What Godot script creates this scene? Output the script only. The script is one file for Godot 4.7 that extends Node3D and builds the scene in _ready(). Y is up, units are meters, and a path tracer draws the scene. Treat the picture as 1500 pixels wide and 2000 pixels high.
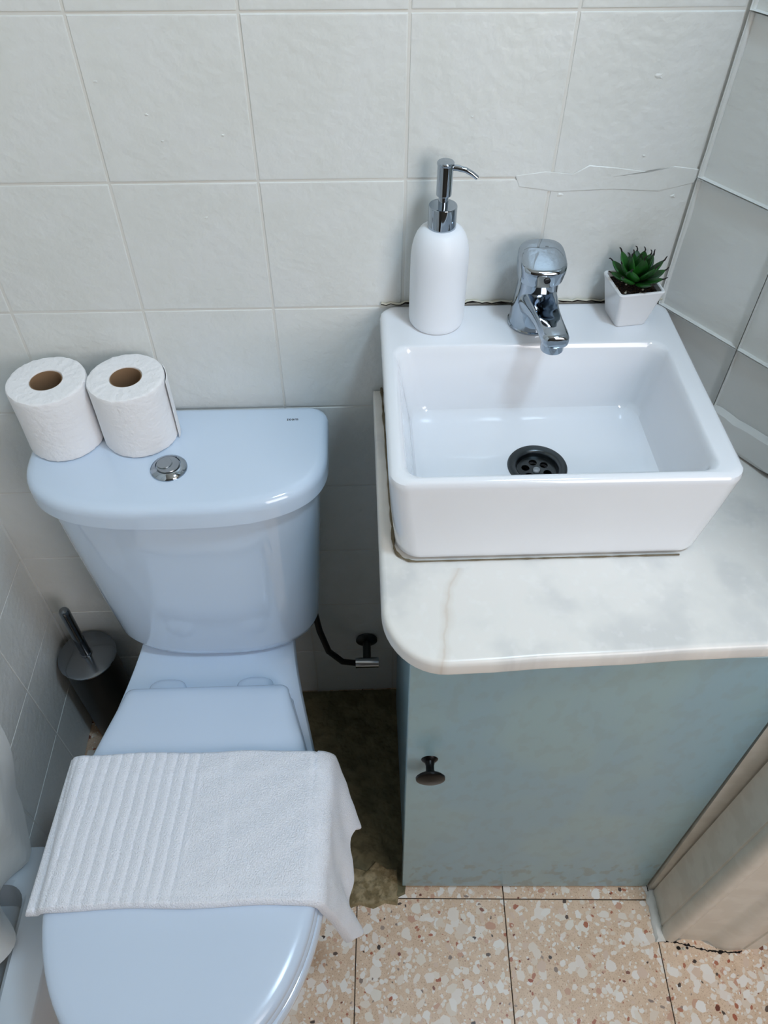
extends Node3D
# A small washroom: toilet, counter basin, cabinet, shower edge. Metres, y up, floor at 0, back wall at z = 0.

const T := 0.152            # pitch of the wall tiles
const ROW0 := 1.22          # height of a horizontal joint on the back wall
var M := {}
var rng := RandomNumberGenerator.new()

# ---------------------------------------------------------------- mesh helpers
func fin(V: PackedVector3Array, F: PackedInt32Array, crease := 40.0, UV := PackedVector2Array(), closed := true) -> ArrayMesh:
	var nf := F.size() / 3
	if closed:
		var vol := 0.0
		for i in nf:
			vol += V[F[i * 3]].dot(V[F[i * 3 + 1]].cross(V[F[i * 3 + 2]]))
		if vol < 0.0:
			for i in nf:
				var s := F[i * 3 + 1]
				F[i * 3 + 1] = F[i * 3 + 2]
				F[i * 3 + 2] = s
	var fn := PackedVector3Array()
	fn.resize(nf)
	var un := PackedVector3Array()
	un.resize(nf)
	var adj := []
	adj.resize(V.size())
	for i in V.size():
		adj[i] = PackedInt32Array()
	for i in nf:
		var n := (V[F[i * 3 + 1]] - V[F[i * 3]]).cross(V[F[i * 3 + 2]] - V[F[i * 3]])
		fn[i] = n
		un[i] = n.normalized() if n.length() > 1e-14 else Vector3.ZERO
		if n.length() > 1e-14:
			for k in 3:
				adj[F[i * 3 + k]].append(i)
	var c := cos(deg_to_rad(crease))
	var ov := PackedVector3Array()
	var on := PackedVector3Array()
	var ou := PackedVector2Array()
	for i in nf:
		if un[i] == Vector3.ZERO:
			continue
		for k in [0, 2, 1]:
			var v := F[i * 3 + k]
			var n := Vector3.ZERO
			for j in adj[v]:
				if un[j].dot(un[i]) > c:
					n += fn[j]
			ov.append(V[v])
			on.append(n.normalized())
			if UV.size() > 0:
				ou.append(UV[v])
	var a := []
	a.resize(Mesh.ARRAY_MAX)
	a[Mesh.ARRAY_VERTEX] = ov
	a[Mesh.ARRAY_NORMAL] = on
	if UV.size() > 0:
		a[Mesh.ARRAY_TEX_UV] = ou
	var m := ArrayMesh.new()
	m.add_surface_from_arrays(Mesh.PRIMITIVE_TRIANGLES, a)
	return m

func loft_into(V: PackedVector3Array, F: PackedInt32Array, rings: Array, cap0 := true, cap1 := true, close := false) -> Array:
	var n: int = rings[0].size()
	var b := V.size()
	for r in rings:
		V.append_array(r)
	var m := rings.size()
	for i in (m if close else m - 1):
		var i2 := (i + 1) % m
		for k in n:
			var k2 := (k + 1) % n
			F.append_array([b + i * n + k, b + i * n + k2, b + i2 * n + k2, b + i * n + k, b + i2 * n + k2, b + i2 * n + k])
	if not close:
		for e in 2:
			if (e == 0 and not cap0) or (e == 1 and not cap1):
				continue
			var o := b + (0 if e == 0 else (m - 1) * n)
			var c := Vector3.ZERO
			for k in n:
				c += V[o + k]
			V.append(c / n)
			var ci := V.size() - 1
			for k in n:
				var k2 := (k + 1) % n
				if e == 0:
					F.append_array([ci, o + k2, o + k])
				else:
					F.append_array([ci, o + k, o + k2])
	return [V, F]

func loft(rings: Array, crease := 40.0, cap0 := true, cap1 := true, close := false) -> ArrayMesh:
	var r := loft_into(PackedVector3Array(), PackedInt32Array(), rings, cap0, cap1, close)
	return fin(r[0], r[1], crease)

func circ(r: float, y: float, n := 40, cx := 0.0, cz := 0.0, rz := -1.0) -> PackedVector3Array:
	var a := PackedVector3Array()
	for k in n:
		var t := TAU * k / n
		a.append(Vector3(cx + r * cos(t), y, cz + (r if rz < 0 else rz) * sin(t)))
	return a

func lathe(prof: Array, n := 40, crease := 40.0, close := false) -> ArrayMesh:
	var rs := []
	for p in prof:
		rs.append(circ(p[0], p[1], n))
	return loft(rs, crease, true, true, close)

# rounded rectangle in the xz plane
func rr(x0: float, x1: float, z0: float, z1: float, r: float, y: float, nc := 6) -> PackedVector3Array:
	var a := PackedVector3Array()
	var cs := [[x1 - r, z1 - r, 0.0], [x0 + r, z1 - r, 0.5 * PI], [x0 + r, z0 + r, PI], [x1 - r, z0 + r, 1.5 * PI]]
	for c in cs:
		for k in nc + 1:
			var t: float = c[2] + 0.5 * PI * k / nc
			a.append(Vector3(c[0] + r * cos(t), y, c[1] + r * sin(t)))
	return a

func sup(rx: float, rz: float, e: float, y: float, n := 48, cx := 0.0, cz := 0.0) -> PackedVector3Array:
	var a := PackedVector3Array()
	for k in n:
		var t := TAU * k / n
		var c := cos(t)
		var s := sin(t)
		a.append(Vector3(cx + rx * signf(c) * pow(absf(c), 2.0 / e), y, cz + rz * signf(s) * pow(absf(s), 2.0 / e)))
	return a

func bbox(p0: Vector3, p1: Vector3, b := 0.002) -> ArrayMesh:
	var rs := []
	rs.append(rr(p0.x + b, p1.x - b, p0.z + b, p1.z - b, b * 0.5, p0.y, 2))
	rs.append(rr(p0.x, p1.x, p0.z, p1.z, b, p0.y + b, 2))
	rs.append(rr(p0.x, p1.x, p0.z, p1.z, b, p1.y - b, 2))
	rs.append(rr(p0.x + b, p1.x - b, p0.z + b, p1.z - b, b * 0.5, p1.y, 2))
	return loft(rs, 30.0)

func tube(path: Array, rad: Array, n := 16, crease := 50.0) -> ArrayMesh:
	var rs := []
	var up := Vector3(0.13, 0.2, 0.97)
	for i in path.size():
		var d: Vector3 = (path[mini(i + 1, path.size() - 1)] - path[maxi(i - 1, 0)]).normalized()
		up = (up - d * up.dot(d)).normalized()
		var sd := d.cross(up)
		var ring := PackedVector3Array()
		for k in n:
			var t := TAU * k / n
			ring.append(path[i] + (up * cos(t) + sd * sin(t)) * rad[i])
		rs.append(ring)
	return loft(rs, crease)

# closed ring shrunk towards its inside by d (convex rings, xz plane)
func inset(r: PackedVector3Array, d: float, y: float) -> PackedVector3Array:
	var n := r.size()
	var c := Vector3.ZERO
	for p in r:
		c += p / n
	var a := PackedVector3Array()
	for k in n:
		var e := r[(k + 1) % n] - r[(k + n - 1) % n]
		var nn := Vector3(e.z, 0, -e.x).normalized()
		if nn.dot(c - r[k]) < 0:
			nn = -nn
		a.append(Vector3(r[k].x + nn.x * d, y, r[k].z + nn.z * d))
	return a

func extrude_plan(pts: Array, y0: float, y1: float, b := 0.0) -> ArrayMesh:
	var r := PackedVector3Array()
	for p in pts:
		r.append(Vector3(p[0], y0, p[1]))
	var q := PackedVector3Array()
	for p in pts:
		q.append(Vector3(p[0], y1, p[1]))
	return loft([r, q], 30.0)

# ---------------------------------------------------------------- scene helpers
func numbered(parent: Node, called: String) -> String:
	if not parent.has_node(called):
		return called
	var i := 1
	while parent.has_node("%s_%03d" % [called, i]):
		i += 1
	return "%s_%03d" % [called, i]

func thing(called: String, label: String, category: String, at := Vector3.ZERO, turn := 0.0, group := "") -> Node3D:
	var o := Node3D.new()
	o.name = numbered(self, called)
	add_child(o)
	o.position = at
	o.rotation.y = turn
	o.set_meta("label", label)
	o.set_meta("category", category)
	if group != "":
		o.set_meta("group", group)
	return o

func part(parent: Node, called: String, mesh: Mesh, mat: Material, label := "") -> MeshInstance3D:
	var o := MeshInstance3D.new()
	o.mesh = mesh
	o.material_override = mat
	o.name = numbered(parent, called)
	parent.add_child(o)
	if label != "":
		o.set_meta("label", label)
	return o

func struct(called: String, mesh: Mesh, mat: Material, label: String, category := "wall") -> MeshInstance3D:
	var o := part(self, called, mesh, mat, label)
	o.set_meta("kind", "structure")
	o.set_meta("category", category)
	return o

func noise_img(n: int, freq: float, oct: int, sd: int) -> Image:
	var f := FastNoiseLite.new()
	f.seed = sd
	f.frequency = freq
	f.fractal_octaves = oct
	return f.get_seamless_image(n, n)

func bump(n: int, freq: float, oct: int, sd: int, strength: float) -> ImageTexture:
	var im := noise_img(n, freq, oct, sd)
	im.convert(Image.FORMAT_RGBA8)
	im.bump_map_to_normal_map(strength)
	return ImageTexture.create_from_image(im)

# mottled colour between two shades
func mottle(n: int, freq: float, sd: int, a: Color, b: Color, lo := 0.3, hi := 0.7) -> ImageTexture:
	var im := noise_img(n, freq, 5, sd)
	var o := Image.create(n, n, false, Image.FORMAT_RGB8)
	for y in n:
		for x in n:
			o.set_pixel(x, y, a.lerp(b, smoothstep(lo, hi, im.get_pixel(x, y).r)))
	return ImageTexture.create_from_image(o)

func mat(c: Color, rough: float, metal := 0.0, spec := 0.5) -> StandardMaterial3D:
	var m := StandardMaterial3D.new()
	m.albedo_color = c
	m.roughness = rough
	m.metallic = metal
	m.metallic_specular = spec
	return m

func tri(m: StandardMaterial3D, per_metre: float) -> StandardMaterial3D:
	m.uv1_triplanar = true
	m.uv1_world_triplanar = true
	m.uv1_scale = Vector3.ONE * per_metre
	return m

# ---------------------------------------------------------------- camera and light
func _ready() -> void:
	rng.seed = 11
	var cam := Camera3D.new()
	cam.name = "camera"
	add_child(cam)
	cam.basis = Basis(Vector3.UP, -0.0424) * Basis(Vector3.RIGHT, -0.8447) * Basis(Vector3.BACK, 0.0069)
	cam.position = Vector3(0.4027, 1.4391, 0.7876)
	cam.keep_aspect = Camera3D.KEEP_HEIGHT
	cam.fov = rad_to_deg(2.0 * atan(1000.0 / 1513.5))
	cam.near = 0.02
	cam.current = true

	var we := WorldEnvironment.new()
	we.name = "environment"
	var env := Environment.new()
	env.tonemap_mode = Environment.TONE_MAPPER_LINEAR
	env.tonemap_exposure = 1.0
	env.sdfgi_enabled = true
	env.ssao_enabled = true
	env.ssil_enabled = true
	var sm := ProceduralSkyMaterial.new()
	sm.sky_top_color = Color(0.45, 0.62, 0.92)
	sm.sky_horizon_color = Color(0.80, 0.87, 0.95)
	sm.ground_bottom_color = Color(0.50, 0.45, 0.38)
	sm.ground_horizon_color = Color(0.62, 0.58, 0.52)
	sm.energy_multiplier = 2.2
	var sky := Sky.new()
	sky.sky_material = sm
	env.background_mode = Environment.BG_SKY
	env.sky = sky
	env.ambient_light_source = Environment.AMBIENT_SOURCE_DISABLED
	we.environment = env
	add_child(we)

	# daylight that comes in through the window opening
	var day := AreaLight3D.new()
	day.name = "window_daylight"
	day.area_size = Vector2(0.80, 1.16)
	day.light_color = Color(1.0, 0.945, 0.87)
	day.light_energy = 1.85
	day.shadow_enabled = true
	day.position = Vector3(1.36, 1.67, 1.735)
	add_child(day)

	# cool ceiling lamp over the front of the basin; its glowing cover is built in ceiling_lamp()
	var lamp := AreaLight3D.new()
	lamp.name = "ceiling_lamp_light"
	lamp.area_size = Vector2(0.20, 0.20)
	lamp.light_color = Color(0.80, 0.91, 1.0)
	lamp.light_energy = 1.1
	lamp.shadow_enabled = true
	lamp.rotation = Vector3(-0.5 * PI, 0, 0)
	lamp.position = Vector3(0.90, 2.322, 0.66)
	add_child(lamp)

	materials()
	room()
	ceiling_lamp()
	counter_and_cabinet()
	toilet()
	basin()
	shower()
	towel()
	soap_dispenser()
	faucet()
	succulent()
	paper_rolls()
	brush()
	water_valve()

# ---------------------------------------------------------------- materials
func materials() -> void:
	var paint_bump := bump(512, 0.035, 4, 3, 2.2)
	var m := mat(Color(1, 1, 1), 0.38)
	m.albedo_texture = mottle(256, 0.012, 5, Color(0.868, 0.880, 0.868), Color(0.878, 0.890, 0.880))
	m.normal_enabled = true
	m.normal_texture = paint_bump
	m.normal_scale = 0.5
	M.paint = tri(m, 3.3)
	m = mat(Color(0.86, 0.86, 0.84), 0.55)
	M.joint = m
	m = mat(Color(0.88, 0.87, 0.84), 0.7)
	M.plaster = m
	M.ceiling = mat(Color(0.93, 0.93, 0.92), 0.8)
	# glazed ceramics
	m = mat(Color(0.815, 0.88, 0.95), 0.07, 0.0, 0.5)
	m.clearcoat_enabled = true
	m.clearcoat = 0.5
	m.clearcoat_roughness = 0.04
	M.toilet = m
	m = mat(Color(0.915, 0.93, 0.95), 0.10, 0.0, 0.5)
	m.clearcoat_enabled = true
	m.clearcoat = 0.5
	m.clearcoat_roughness = 0.04
	M.basin = m
	M.seat = mat(Color(0.805, 0.87, 0.945), 0.20)
	M.chrome = mat(Color(0.66, 0.70, 0.74), 0.06, 1.0)
	M.satin = mat(Color(0.62, 0.65, 0.67), 0.28, 1.0)
	M.steel = mat(Color(0.50, 0.52, 0.54), 0.14, 1.0)
	M.drain = mat(Color(0.30, 0.32, 0.33), 0.30, 1.0)
	M.dark = mat(Color(0.02, 0.02, 0.02), 0.6)
	M.knob = mat(Color(0.035, 0.028, 0.028), 0.35, 0.6)
	M.black_plastic = mat(Color(0.03, 0.03, 0.032), 0.4)
	m = mat(Color(0.95, 0.95, 0.955), 0.95)
	m.normal_enabled = true
	m.normal_texture = bump(256, 0.02, 4, 9, 5.0)
	m.normal_scale = 0.8
	M.paper = tri(m, 18.0)
	M.cardboard = mat(Color(0.56, 0.45, 0.34), 0.95)
	m = mat(Color(0.945, 0.96, 0.99), 1.0, 0.0, 0.2)
	m.normal_enabled = true
	m.normal_texture = bump(512, 0.11, 3, 21, 8.0)
	m.normal_scale = 0.7
	m.rim_enabled = true
	m.rim = 0.4
	M.terry = tri(m, 7.0)
	M.bottle = mat(Color(0.92, 0.94, 0.965), 0.45)
	M.pot = mat(Color(0.92, 0.925, 0.935), 0.15)
	m = mat(Color(1, 1, 1), 0.5)
	m.albedo_texture = mottle(128, 0.03, 31, Color(0.03, 0.20, 0.04), Color(0.08, 0.36, 0.06))
	M.leaf = tri(m, 8.0)
	M.leaf_tip = mat(Color(0.10, 0.06, 0.05), 0.7)
	m = mat(Color(1, 1, 1), 1.0)
	m.albedo_texture = mottle(128, 0.12, 33, Color(0.06, 0.035, 0.025), Color(0.34, 0.25, 0.15), 0.45, 0.75)
	M.soil = tri(m, 25.0)
	# weathered blue-grey cabinet paint
	m = mat(Color(1, 1, 1), 0.30)
	m.albedo_texture = cabinet_tex()
	M.door = m
	m = mat(Color(0.565, 0.692, 0.735), 0.32)
	M.carcass = m
	m = mat(Color(1, 1, 1), 0.28)
	m.albedo_texture = marble_tex()
	M.marble = m
	m = mat(Color(1, 1, 1), 0.30)
	m.albedo_texture = terrazzo_tex()
	M.terrazzo = m
	M.floor_joint = mat(Color(0.20, 0.16, 0.13), 0.9)
	m = mat(Color(1, 1, 1), 0.85)
	m.albedo_texture = mottle(512, 0.011, 41, Color(0.40, 0.38, 0.28), Color(0.48, 0.45, 0.34))
	m.normal_enabled = true
	m.normal_texture = bump(256, 0.03, 4, 43, 5.0)
	M.cement = tri(m, 3.0)
	m = mat(Color(1, 1, 1), 0.8)
	m.albedo_texture = mottle(512, 0.02, 47, Color(0.50, 0.44, 0.31), Color(0.64, 0.58, 0.45))
	m.normal_enabled = true
	m.normal_texture = bump(256, 0.03, 4, 48, 6.0)
	M.smear = tri(m, 5.0)
	m = mat(Color(1, 1, 1), 0.32)
	m.albedo_texture = mottle(256, 0.02, 51, Color(0.865, 0.84, 0.79), Color(0.895, 0.875, 0.83))
	M.frame = tri(m, 4.0)
	M.caulk = mat(Color(0.80, 0.79, 0.73), 0.6)
	M.grime = mat(Color(0.42, 0.38, 0.30), 0.8)
	M.dirt = mat(Color(0.09, 0.06, 0.045), 0.95)
	M.tray = mat(Color(0.84, 0.89, 0.93), 0.18)
	m = mat(Color(0.93, 0.94, 0.93), 0.5)
	m.backlight_enabled = true
	m.backlight = Color(0.25, 0.25, 0.25)
	M.curtain = m
	m = mat(Color(0.95, 0.95, 0.95), 0.4)
	m.emission_enabled = true
	m.emission = Color(0.86, 0.94, 1.0)
	m.emission_energy_multiplier = 3.0
	M.lamp_glow = m
	M.hall = mat(Color(0.42, 0.38, 0.34), 0.8)

func cabinet_tex() -> ImageTexture:
	var n := 512
	var a := noise_img(n, 0.004, 3, 61)
	var b := noise_img(n, 0.03, 4, 62)
	var o := Image.create(n, n, false, Image.FORMAT_RGB8)
	for y in n:
		for x in n:
			var c := Color(0.555, 0.688, 0.74).lerp(Color(0.580, 0.700, 0.725), smoothstep(0.3, 0.7, a.get_pixel(x, y).r))
			# grimy blotches where splashed water dries, near the foot of the door
			var s := smoothstep(0.52, 0.75, b.get_pixel(x, y).r)
			var foot := 1.0 if y > 430 else 0.25
			c = c.lerp(Color(0.52, 0.565, 0.55), s * foot * 0.6)
			o.set_pixel(x, y, c)
	return ImageTexture.create_from_image(o)

func marble_tex() -> ImageTexture:
	var n := 1024
	var a := noise_img(n, 0.005, 5, 71)
	var b := noise_img(n, 0.03, 3, 72)
	var o := Image.create(n, n, false, Image.FORMAT_RGB8)
	for y in n:
		for x in n:
			var c := Color(0.91, 0.905, 0.885).lerp(Color(0.845, 0.845, 0.835), smoothstep(0.40, 0.80, a.get_pixel(x, y).r))
			var g := b.get_pixel(x, y).r
			c = c.lerp(Color(0.94, 0.935, 0.925), smoothstep(0.6, 0.85, g) * 0.3)
			# a thin brown vein that runs obliquely to the front edge
			var vx := 152.0 - (y - 480.0) * 0.20 + (a.get_pixel(x, y).r - 0.5) * 30.0
			var d := absf(x - vx)
			if y > 460 and y < 640:
				c = c.lerp(Color(0.76, 0.69, 0.62), (0.28 * clampf(1.0 - d / 12.0, 0, 1) + 0.22 * clampf(1.0 - d / 3.0, 0, 1)) * (0.6 + 0.4 * g))
			o.set_pixel(x, y, c)
	for k in 26:
		var px := rng.randi_range(20, 1000)
		var py := rng.randi_range(20, 620)
		for q in 5:
			o.set_pixel(px + rng.randi_range(-1, 2), py + rng.randi_range(-1, 2), Color(0.98, 0.98, 0.98) if k % 3 else Color(0.5, 0.48, 0.45))
	return ImageTexture.create_from_image(o)

func terrazzo_tex() -> ImageTexture:
	var n := 1024
	var a := noise_img(n, 0.02, 4, 81)
	var b := noise_img(n, 0.15, 2, 82)
	var o := Image.create(n, n, false, Image.FORMAT_RGB8)
	for y in n:
		for x in n:
			var c := Color(0.85, 0.735, 0.62).lerp(Color(0.915, 0.82, 0.72), a.get_pixel(x, y).r)
			c = c.lerp(Color(0.62, 0.47, 0.36), 0.5 * smoothstep(0.62, 0.85, b.get_pixel(x, y).r))
			o.set_pixel(x, y, c)
	var tints := [Color(0.95, 0.93, 0.90), Color(0.93, 0.90, 0.85), Color(0.90, 0.84, 0.77), Color(0.87, 0.77, 0.69), Color(0.80, 0.62, 0.52), Color(0.66, 0.36, 0.25), Color(0.45, 0.24, 0.18), Color(0.55, 0.48, 0.44), Color(0.19, 0.14, 0.12)]
	for k in 5200:
		var u := rng.randf()
		var r := 2.2 + 3.4 * rng.randf()
		if k > 2900:
			r = 4.5 + 8.5 * pow(rng.randf(), 1.5)
		if k > 4780:
			r = 13.0 + 10.0 * rng.randf()
		var ti := 0
		if u < 0.46: ti = 0
		elif u < 0.62: ti = 1
		elif u < 0.74: ti = 2
		elif u < 0.84: ti = 3
		elif u < 0.90: ti = 4
		elif u < 0.945: ti = 5
		elif u < 0.965: ti = 6
		elif u < 0.985: ti = 7
		else: ti = 8
		if ti >= 5 and r > 12.0:
			r *= 0.6
		var col: Color = tints[ti]
		col = col.lerp(Color(0.90, 0.80, 0.71), rng.randf() * 0.32)
		var cx := rng.randf_range(0, n)
		var cy := rng.randf_range(0, n)
		var nv := rng.randi_range(5, 8)
		var ph := rng.randf() * TAU
		var el := rng.randf_range(0.45, 1.0)
		var poly := []
		for q in nv:
			var t := TAU * (q + rng.randf_range(-0.25, 0.25)) / nv
			var v := Vector2(cos(t), sin(t) * el).rotated(ph) * r * rng.randf_range(0.8, 1.1)
			poly.append(v)
		var ir := int(ceil(r * 1.15))
		var qx := int(cx) / 512
		var qy := int(cy) / 512
		for dy in range(-ir, ir + 1):
			for dx in range(-ir, ir + 1):
				var px := int(cx) + dx
				var py := int(cy) + dy
				if px < 0 or py < 0 or px >= n or py >= n or px / 512 != qx or py / 512 != qy:
					continue
				var inside := true
				for q in nv:
					var p0: Vector2 = poly[q]
					var p1: Vector2 = poly[(q + 1) % nv]
					if (p1 - p0).cross(Vector2(dx, dy) - p0) < 0:
						inside = false
						break
				if inside:
					o.set_pixel(px, py, col)
	return ImageTexture.create_from_image(o)

# ---------------------------------------------------------------- room
var tile_cache := {}
func tile_mesh(w: float, h: float, b: float) -> ArrayMesh:
	var key := "%.3f_%.3f_%.4f" % [w, h, b]
	if not tile_cache.has(key):
		var rs := []
		for q in [[0.0, -0.006], [0.0, -b * 0.75], [b * 0.35, -b * 0.2], [b, 0.0]]:
			var x: float = w / 2 - q[0]
			var y: float = h / 2 - q[0]
			rs.append(PackedVector3Array([Vector3(-x, -y, q[1]), Vector3(x, -y, q[1]), Vector3(x, y, q[1]), Vector3(-x, y, q[1])]))
		tile_cache[key] = loft(rs, 32.0, false, true)
	return tile_cache[key]

# tiles on a wall that starts at origin and runs along dir; us / vs are the joint lines
func wall_tiles(parent: Node3D, origin: Vector3, dir: Vector3, us: Array, vs: Array, b := 0.0022, gap := 0.0022) -> void:
	var nrm := dir.cross(Vector3.UP)
	for i in us.size() - 1:
		for j in vs.size() - 1:
			var w: float = us[i + 1] - us[i] - gap
			var h: float = vs[j + 1] - vs[j] - gap
			if w < 0.01 or h < 0.01:
				continue
			var o := part(parent, "tile", tile_mesh(w, h, b), M.paint)
			var c: Vector3 = origin + dir * ((us[i] + us[i + 1]) / 2) + Vector3.UP * ((vs[j] + vs[j + 1]) / 2)
			var bs := Basis(dir, Vector3.UP, nrm) * Basis(Vector3.RIGHT, rng.randf_range(-0.004, 0.004)) * Basis(Vector3.UP, rng.randf_range(-0.004, 0.004))
			o.transform = Transform3D(bs, c + nrm * rng.randf_range(-0.0003, 0.0002))

func lines(a: float, b: float, through: float, pitch: float) -> Array:
	var r := [a]
	var k := ceili((a + 0.004 - through) / pitch)
	while through + k * pitch < b - 0.004:
		r.append(through + k * pitch)
		k += 1
	r.append(b)
	return r

const RW := Vector3(0.564, 0, 0.826)      # run of the oblique right wall
func room() -> void:
	var H := 2.40
	var vs := lines(0.0, H, ROW0, T)
	# back wall
	var w := struct("wall_back", bbox(Vector3(-0.25, 0, -0.12), Vector3(0.86, H, -0.0012), 0.001), M.joint, "white painted square-tiled wall behind the toilet and basin")
	wall_tiles(w, Vector3(0, 0, 0), Vector3.RIGHT, lines(-0.145, 0.765, 0.0, T), vs)
	# old filler smeared over the joints above the tap, and knocks in the paint
	var smear := [[-0.10, -0.010], [-0.06, -0.016], [0.0, -0.014], [0.05, -0.017], [0.085, -0.008], [0.09, 0.006], [0.06, 0.010], [0.035, 0.004], [0.0, 0.009], [-0.03, 0.012], [-0.045, 0.003], [-0.075, 0.006], [-0.105, 0.002]]
	var r0 := PackedVector3Array()
	var r1 := PackedVector3Array()
	for q in smear:
		r0.append(Vector3(q[0], q[1], 0.0))
		r1.append(Vector3(q[0] * 0.985, q[1] * 0.93, 0.0007))
	var sp := part(w, "filler_patch", loft([r0, r1], 30.0), M.paint)
	sp.position = Vector3(0.675, ROW0 - T + 0.001, 0.0)
	for q in [[0.694, 1.165, 0.010], [0.741, 1.047, 0.007], [0.215, 1.11, 0.004], [0.205, 1.135, 0.005], [0.275, 1.115, 0.004], [0.62, 1.05, 0.006], [0.245, 1.03, 0.005], [0.70, 1.09, 0.005], [0.165, 1.165, 0.006], [0.52, 1.13, 0.003]]:
		var bl := PackedVector3Array()
		var b2 := PackedVector3Array()
		for k in 7:
			var t := TAU * k / 7.0 + rng.randf_range(-0.3, 0.3)
			var rad: float = q[2] * rng.randf_range(0.3, 0.7)
			bl.append(Vector3(cos(t) * rad, sin(t) * rad * 0.6, -0.0002))
			b2.append(Vector3(cos(t) * rad * 0.5, sin(t) * rad * 0.3, 0.0009))
		var pb := part(w, "paint_blob", loft([bl, b2], 60.0), M.paint)
		pb.position = Vector3(q[0], q[1], 0.0)
	# cracked sealant along the back of the basin
	var path := []
	var rad := []
	for k in 60:
		var f := k / 59.0
		path.append(Vector3(0.431 + 0.333 * f, 0.921 + rng.randf_range(-0.0012, 0.0022), 0.0015 + rng.randf_range(-0.001, 0.001)))
		rad.append(0.0019 + rng.randf_range(-0.0006, 0.0008))
	part(w, "sealant_bead", tube(path, rad, 7), M.caulk)
	var crack := []
	var cw := []
	for k in 50:
		crack.append(path[k] + Vector3(0, 0.0004, 0.0022))
		cw.append(0.0005 + 0.0012 * pow(rng.randf(), 3.0))
	part(w, "sealant_crack", tube(crack, cw, 5), M.dirt)

	for q in [[-0.1445, 0.0008], [0.7648, 0.0010]]:
		var cp := []
		var cr := []
		for k in 90:
			cp.append(Vector3(q[0] + rng.randf_range(-0.0006, 0.0006), H * k / 89.0, q[1] + rng.randf_range(-0.0004, 0.0004)))
			cr.append(0.0030 + rng.randf_range(-0.0007, 0.0007))
		part(w, "corner_filler", tube(cp, cr, 8), M.paint)

	# left wall: a stub that ends at the shower
	w = struct("wall_left", bbox(Vector3(-0.25, 0, -0.0012), Vector3(-0.1462, H, 0.345), 0.001), M.joint, "white tiled wall stub left of the toilet, ending at the shower")
	wall_tiles(w, Vector3(-0.145, 0, 0.345), Vector3(0, 0, -1), lines(0.0, 0.345, 0.345 - T, T), vs)
	# right wall: oblique
	var a := Vector3(0.765, 0, 0)
	var L := 0.50
	var nn := RW.cross(Vector3.UP)   # into the masonry is -nn
	if nn.x > 0:
		nn = -nn
	var o0 := a - nn * 0.0 
	var pl := []
	for q in [[0.0, -0.0007], [L, -0.0007], [L, -0.1], [-0.05, -0.1]]:
		var v: Vector3 = o0 + RW * q[0] + nn * q[1]
		pl.append([v.x, v.z])
	w = struct("wall_right", extrude_plan(pl, 0, H), M.joint, "white tiled oblique wall right of the basin")
	# seen from the room the wall runs from its far end back to the corner
	var us := []
	for u in lines(0.0, L, 0.112, T):
		us.append(L - u)
	us.reverse()
	wall_tiles(w, a + RW * L, -RW, us, lines(0.795, H, ROW0, T), 0.0006, 0.0014)
	# rough painted strip where this wall meets the marble
	var vv := PackedVector3Array()
	var rs := []
	for k in 40:
		var f := k / 39.0
		var c: Vector3 = a + RW * (0.012 + (L - 0.03) * f)
		var hgt := 0.040 + rng.randf_range(-0.002, 0.002)
		var ring := PackedVector3Array()
		for q in [[0.0, 0.004], [0.008 + rng.randf_range(-0.002, 0.002), 0.003 + rng.randf_range(-0.0015, 0.002)], [0.0125 + rng.randf_range(-0.0015, 0.0015), 0.008], [0.010 + rng.randf_range(-0.001, 0.001), 0.022], [0.0080 + rng.randf_range(-0.0007, 0.0007), hgt - 0.004], [0.001, hgt], [0.0, hgt]]:
			ring.append(c + nn * q[0] + Vector3(0, 0.795 + q[1], 0))
		rs.append(ring)
	var tr := struct("trim_1", loft(rs, 25.0), M.paint, "rough painted upstand strip where the oblique wall meets the marble", "trim")

	# wall block with the door frame at the right front
	struct("wall_right_front", bbox(Vector3(0.905, 0, 0.412), Vector3(1.95, H, 0.476), 0.001), M.hall, "plain wall return right of the cabinet")
	# moulded frame: plan profile drawn up the corner
	var prof := [[0.890, 0.405], [0.890, 0.452], [0.8885, 0.454], [0.8885, 0.459], [0.8905, 0.4605], [0.8885, 0.4635], [0.8872, 0.468], [0.8872, 0.4735], [0.8888, 0.4785], [0.892, 0.4825], [0.8965, 0.485], [0.9015, 0.4853], [0.906, 0.4835], [0.9085, 0.4805], [0.9115, 0.4795], [0.924, 0.4812], [0.940, 0.4832], [0.952, 0.4838], [0.960, 0.4855], [0.966, 0.4905], [0.973, 0.4965], [0.982, 0.4995], [0.990, 0.5005], [1.012, 0.500], [1.016, 0.497], [1.018, 0.500], [1.040, 0.500], [1.040, 0.4765], [0.905, 0.4765], [0.905, 0.405]]
	var fr := frame_mesh(prof, 0.0, 2.1)
	struct("trim_2", fr, M.frame, "cream moulded door frame rising beside the cabinet, foot chipped", "door frame")
	struct("trim_3", loft([PackedVector3Array([Vector3(0.8835, 0.004, 0.383), Vector3(0.905, 0.004, 0.383), Vector3(0.905, 0.004, 0.4045), Vector3(0.8835, 0.004, 0.4025)]), PackedVector3Array([Vector3(0.8585, 0.7715, 0.381), Vector3(0.905, 0.7715, 0.381), Vector3(0.905, 0.7715, 0.4045), Vector3(0.8585, 0.7715, 0.3945)])], 30.0), M.frame, "narrow painted batten between the cabinet and the door frame", "trim")

	# floor: terrazzo tiles laid slightly askew
	var fl := struct("floor", bbox(Vector3(-1.1, -0.12, -0.1), Vector3(2.0, -0.0012, 1.85), 0.001), M.floor_joint, "terrazzo tile floor with cream and rust chips", "floor")
	var fm := []
	for v in 4:
		fm.append(floor_tile(v))
	var yaw := -0.042
	var fb := Basis(Vector3.UP, yaw)
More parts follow.
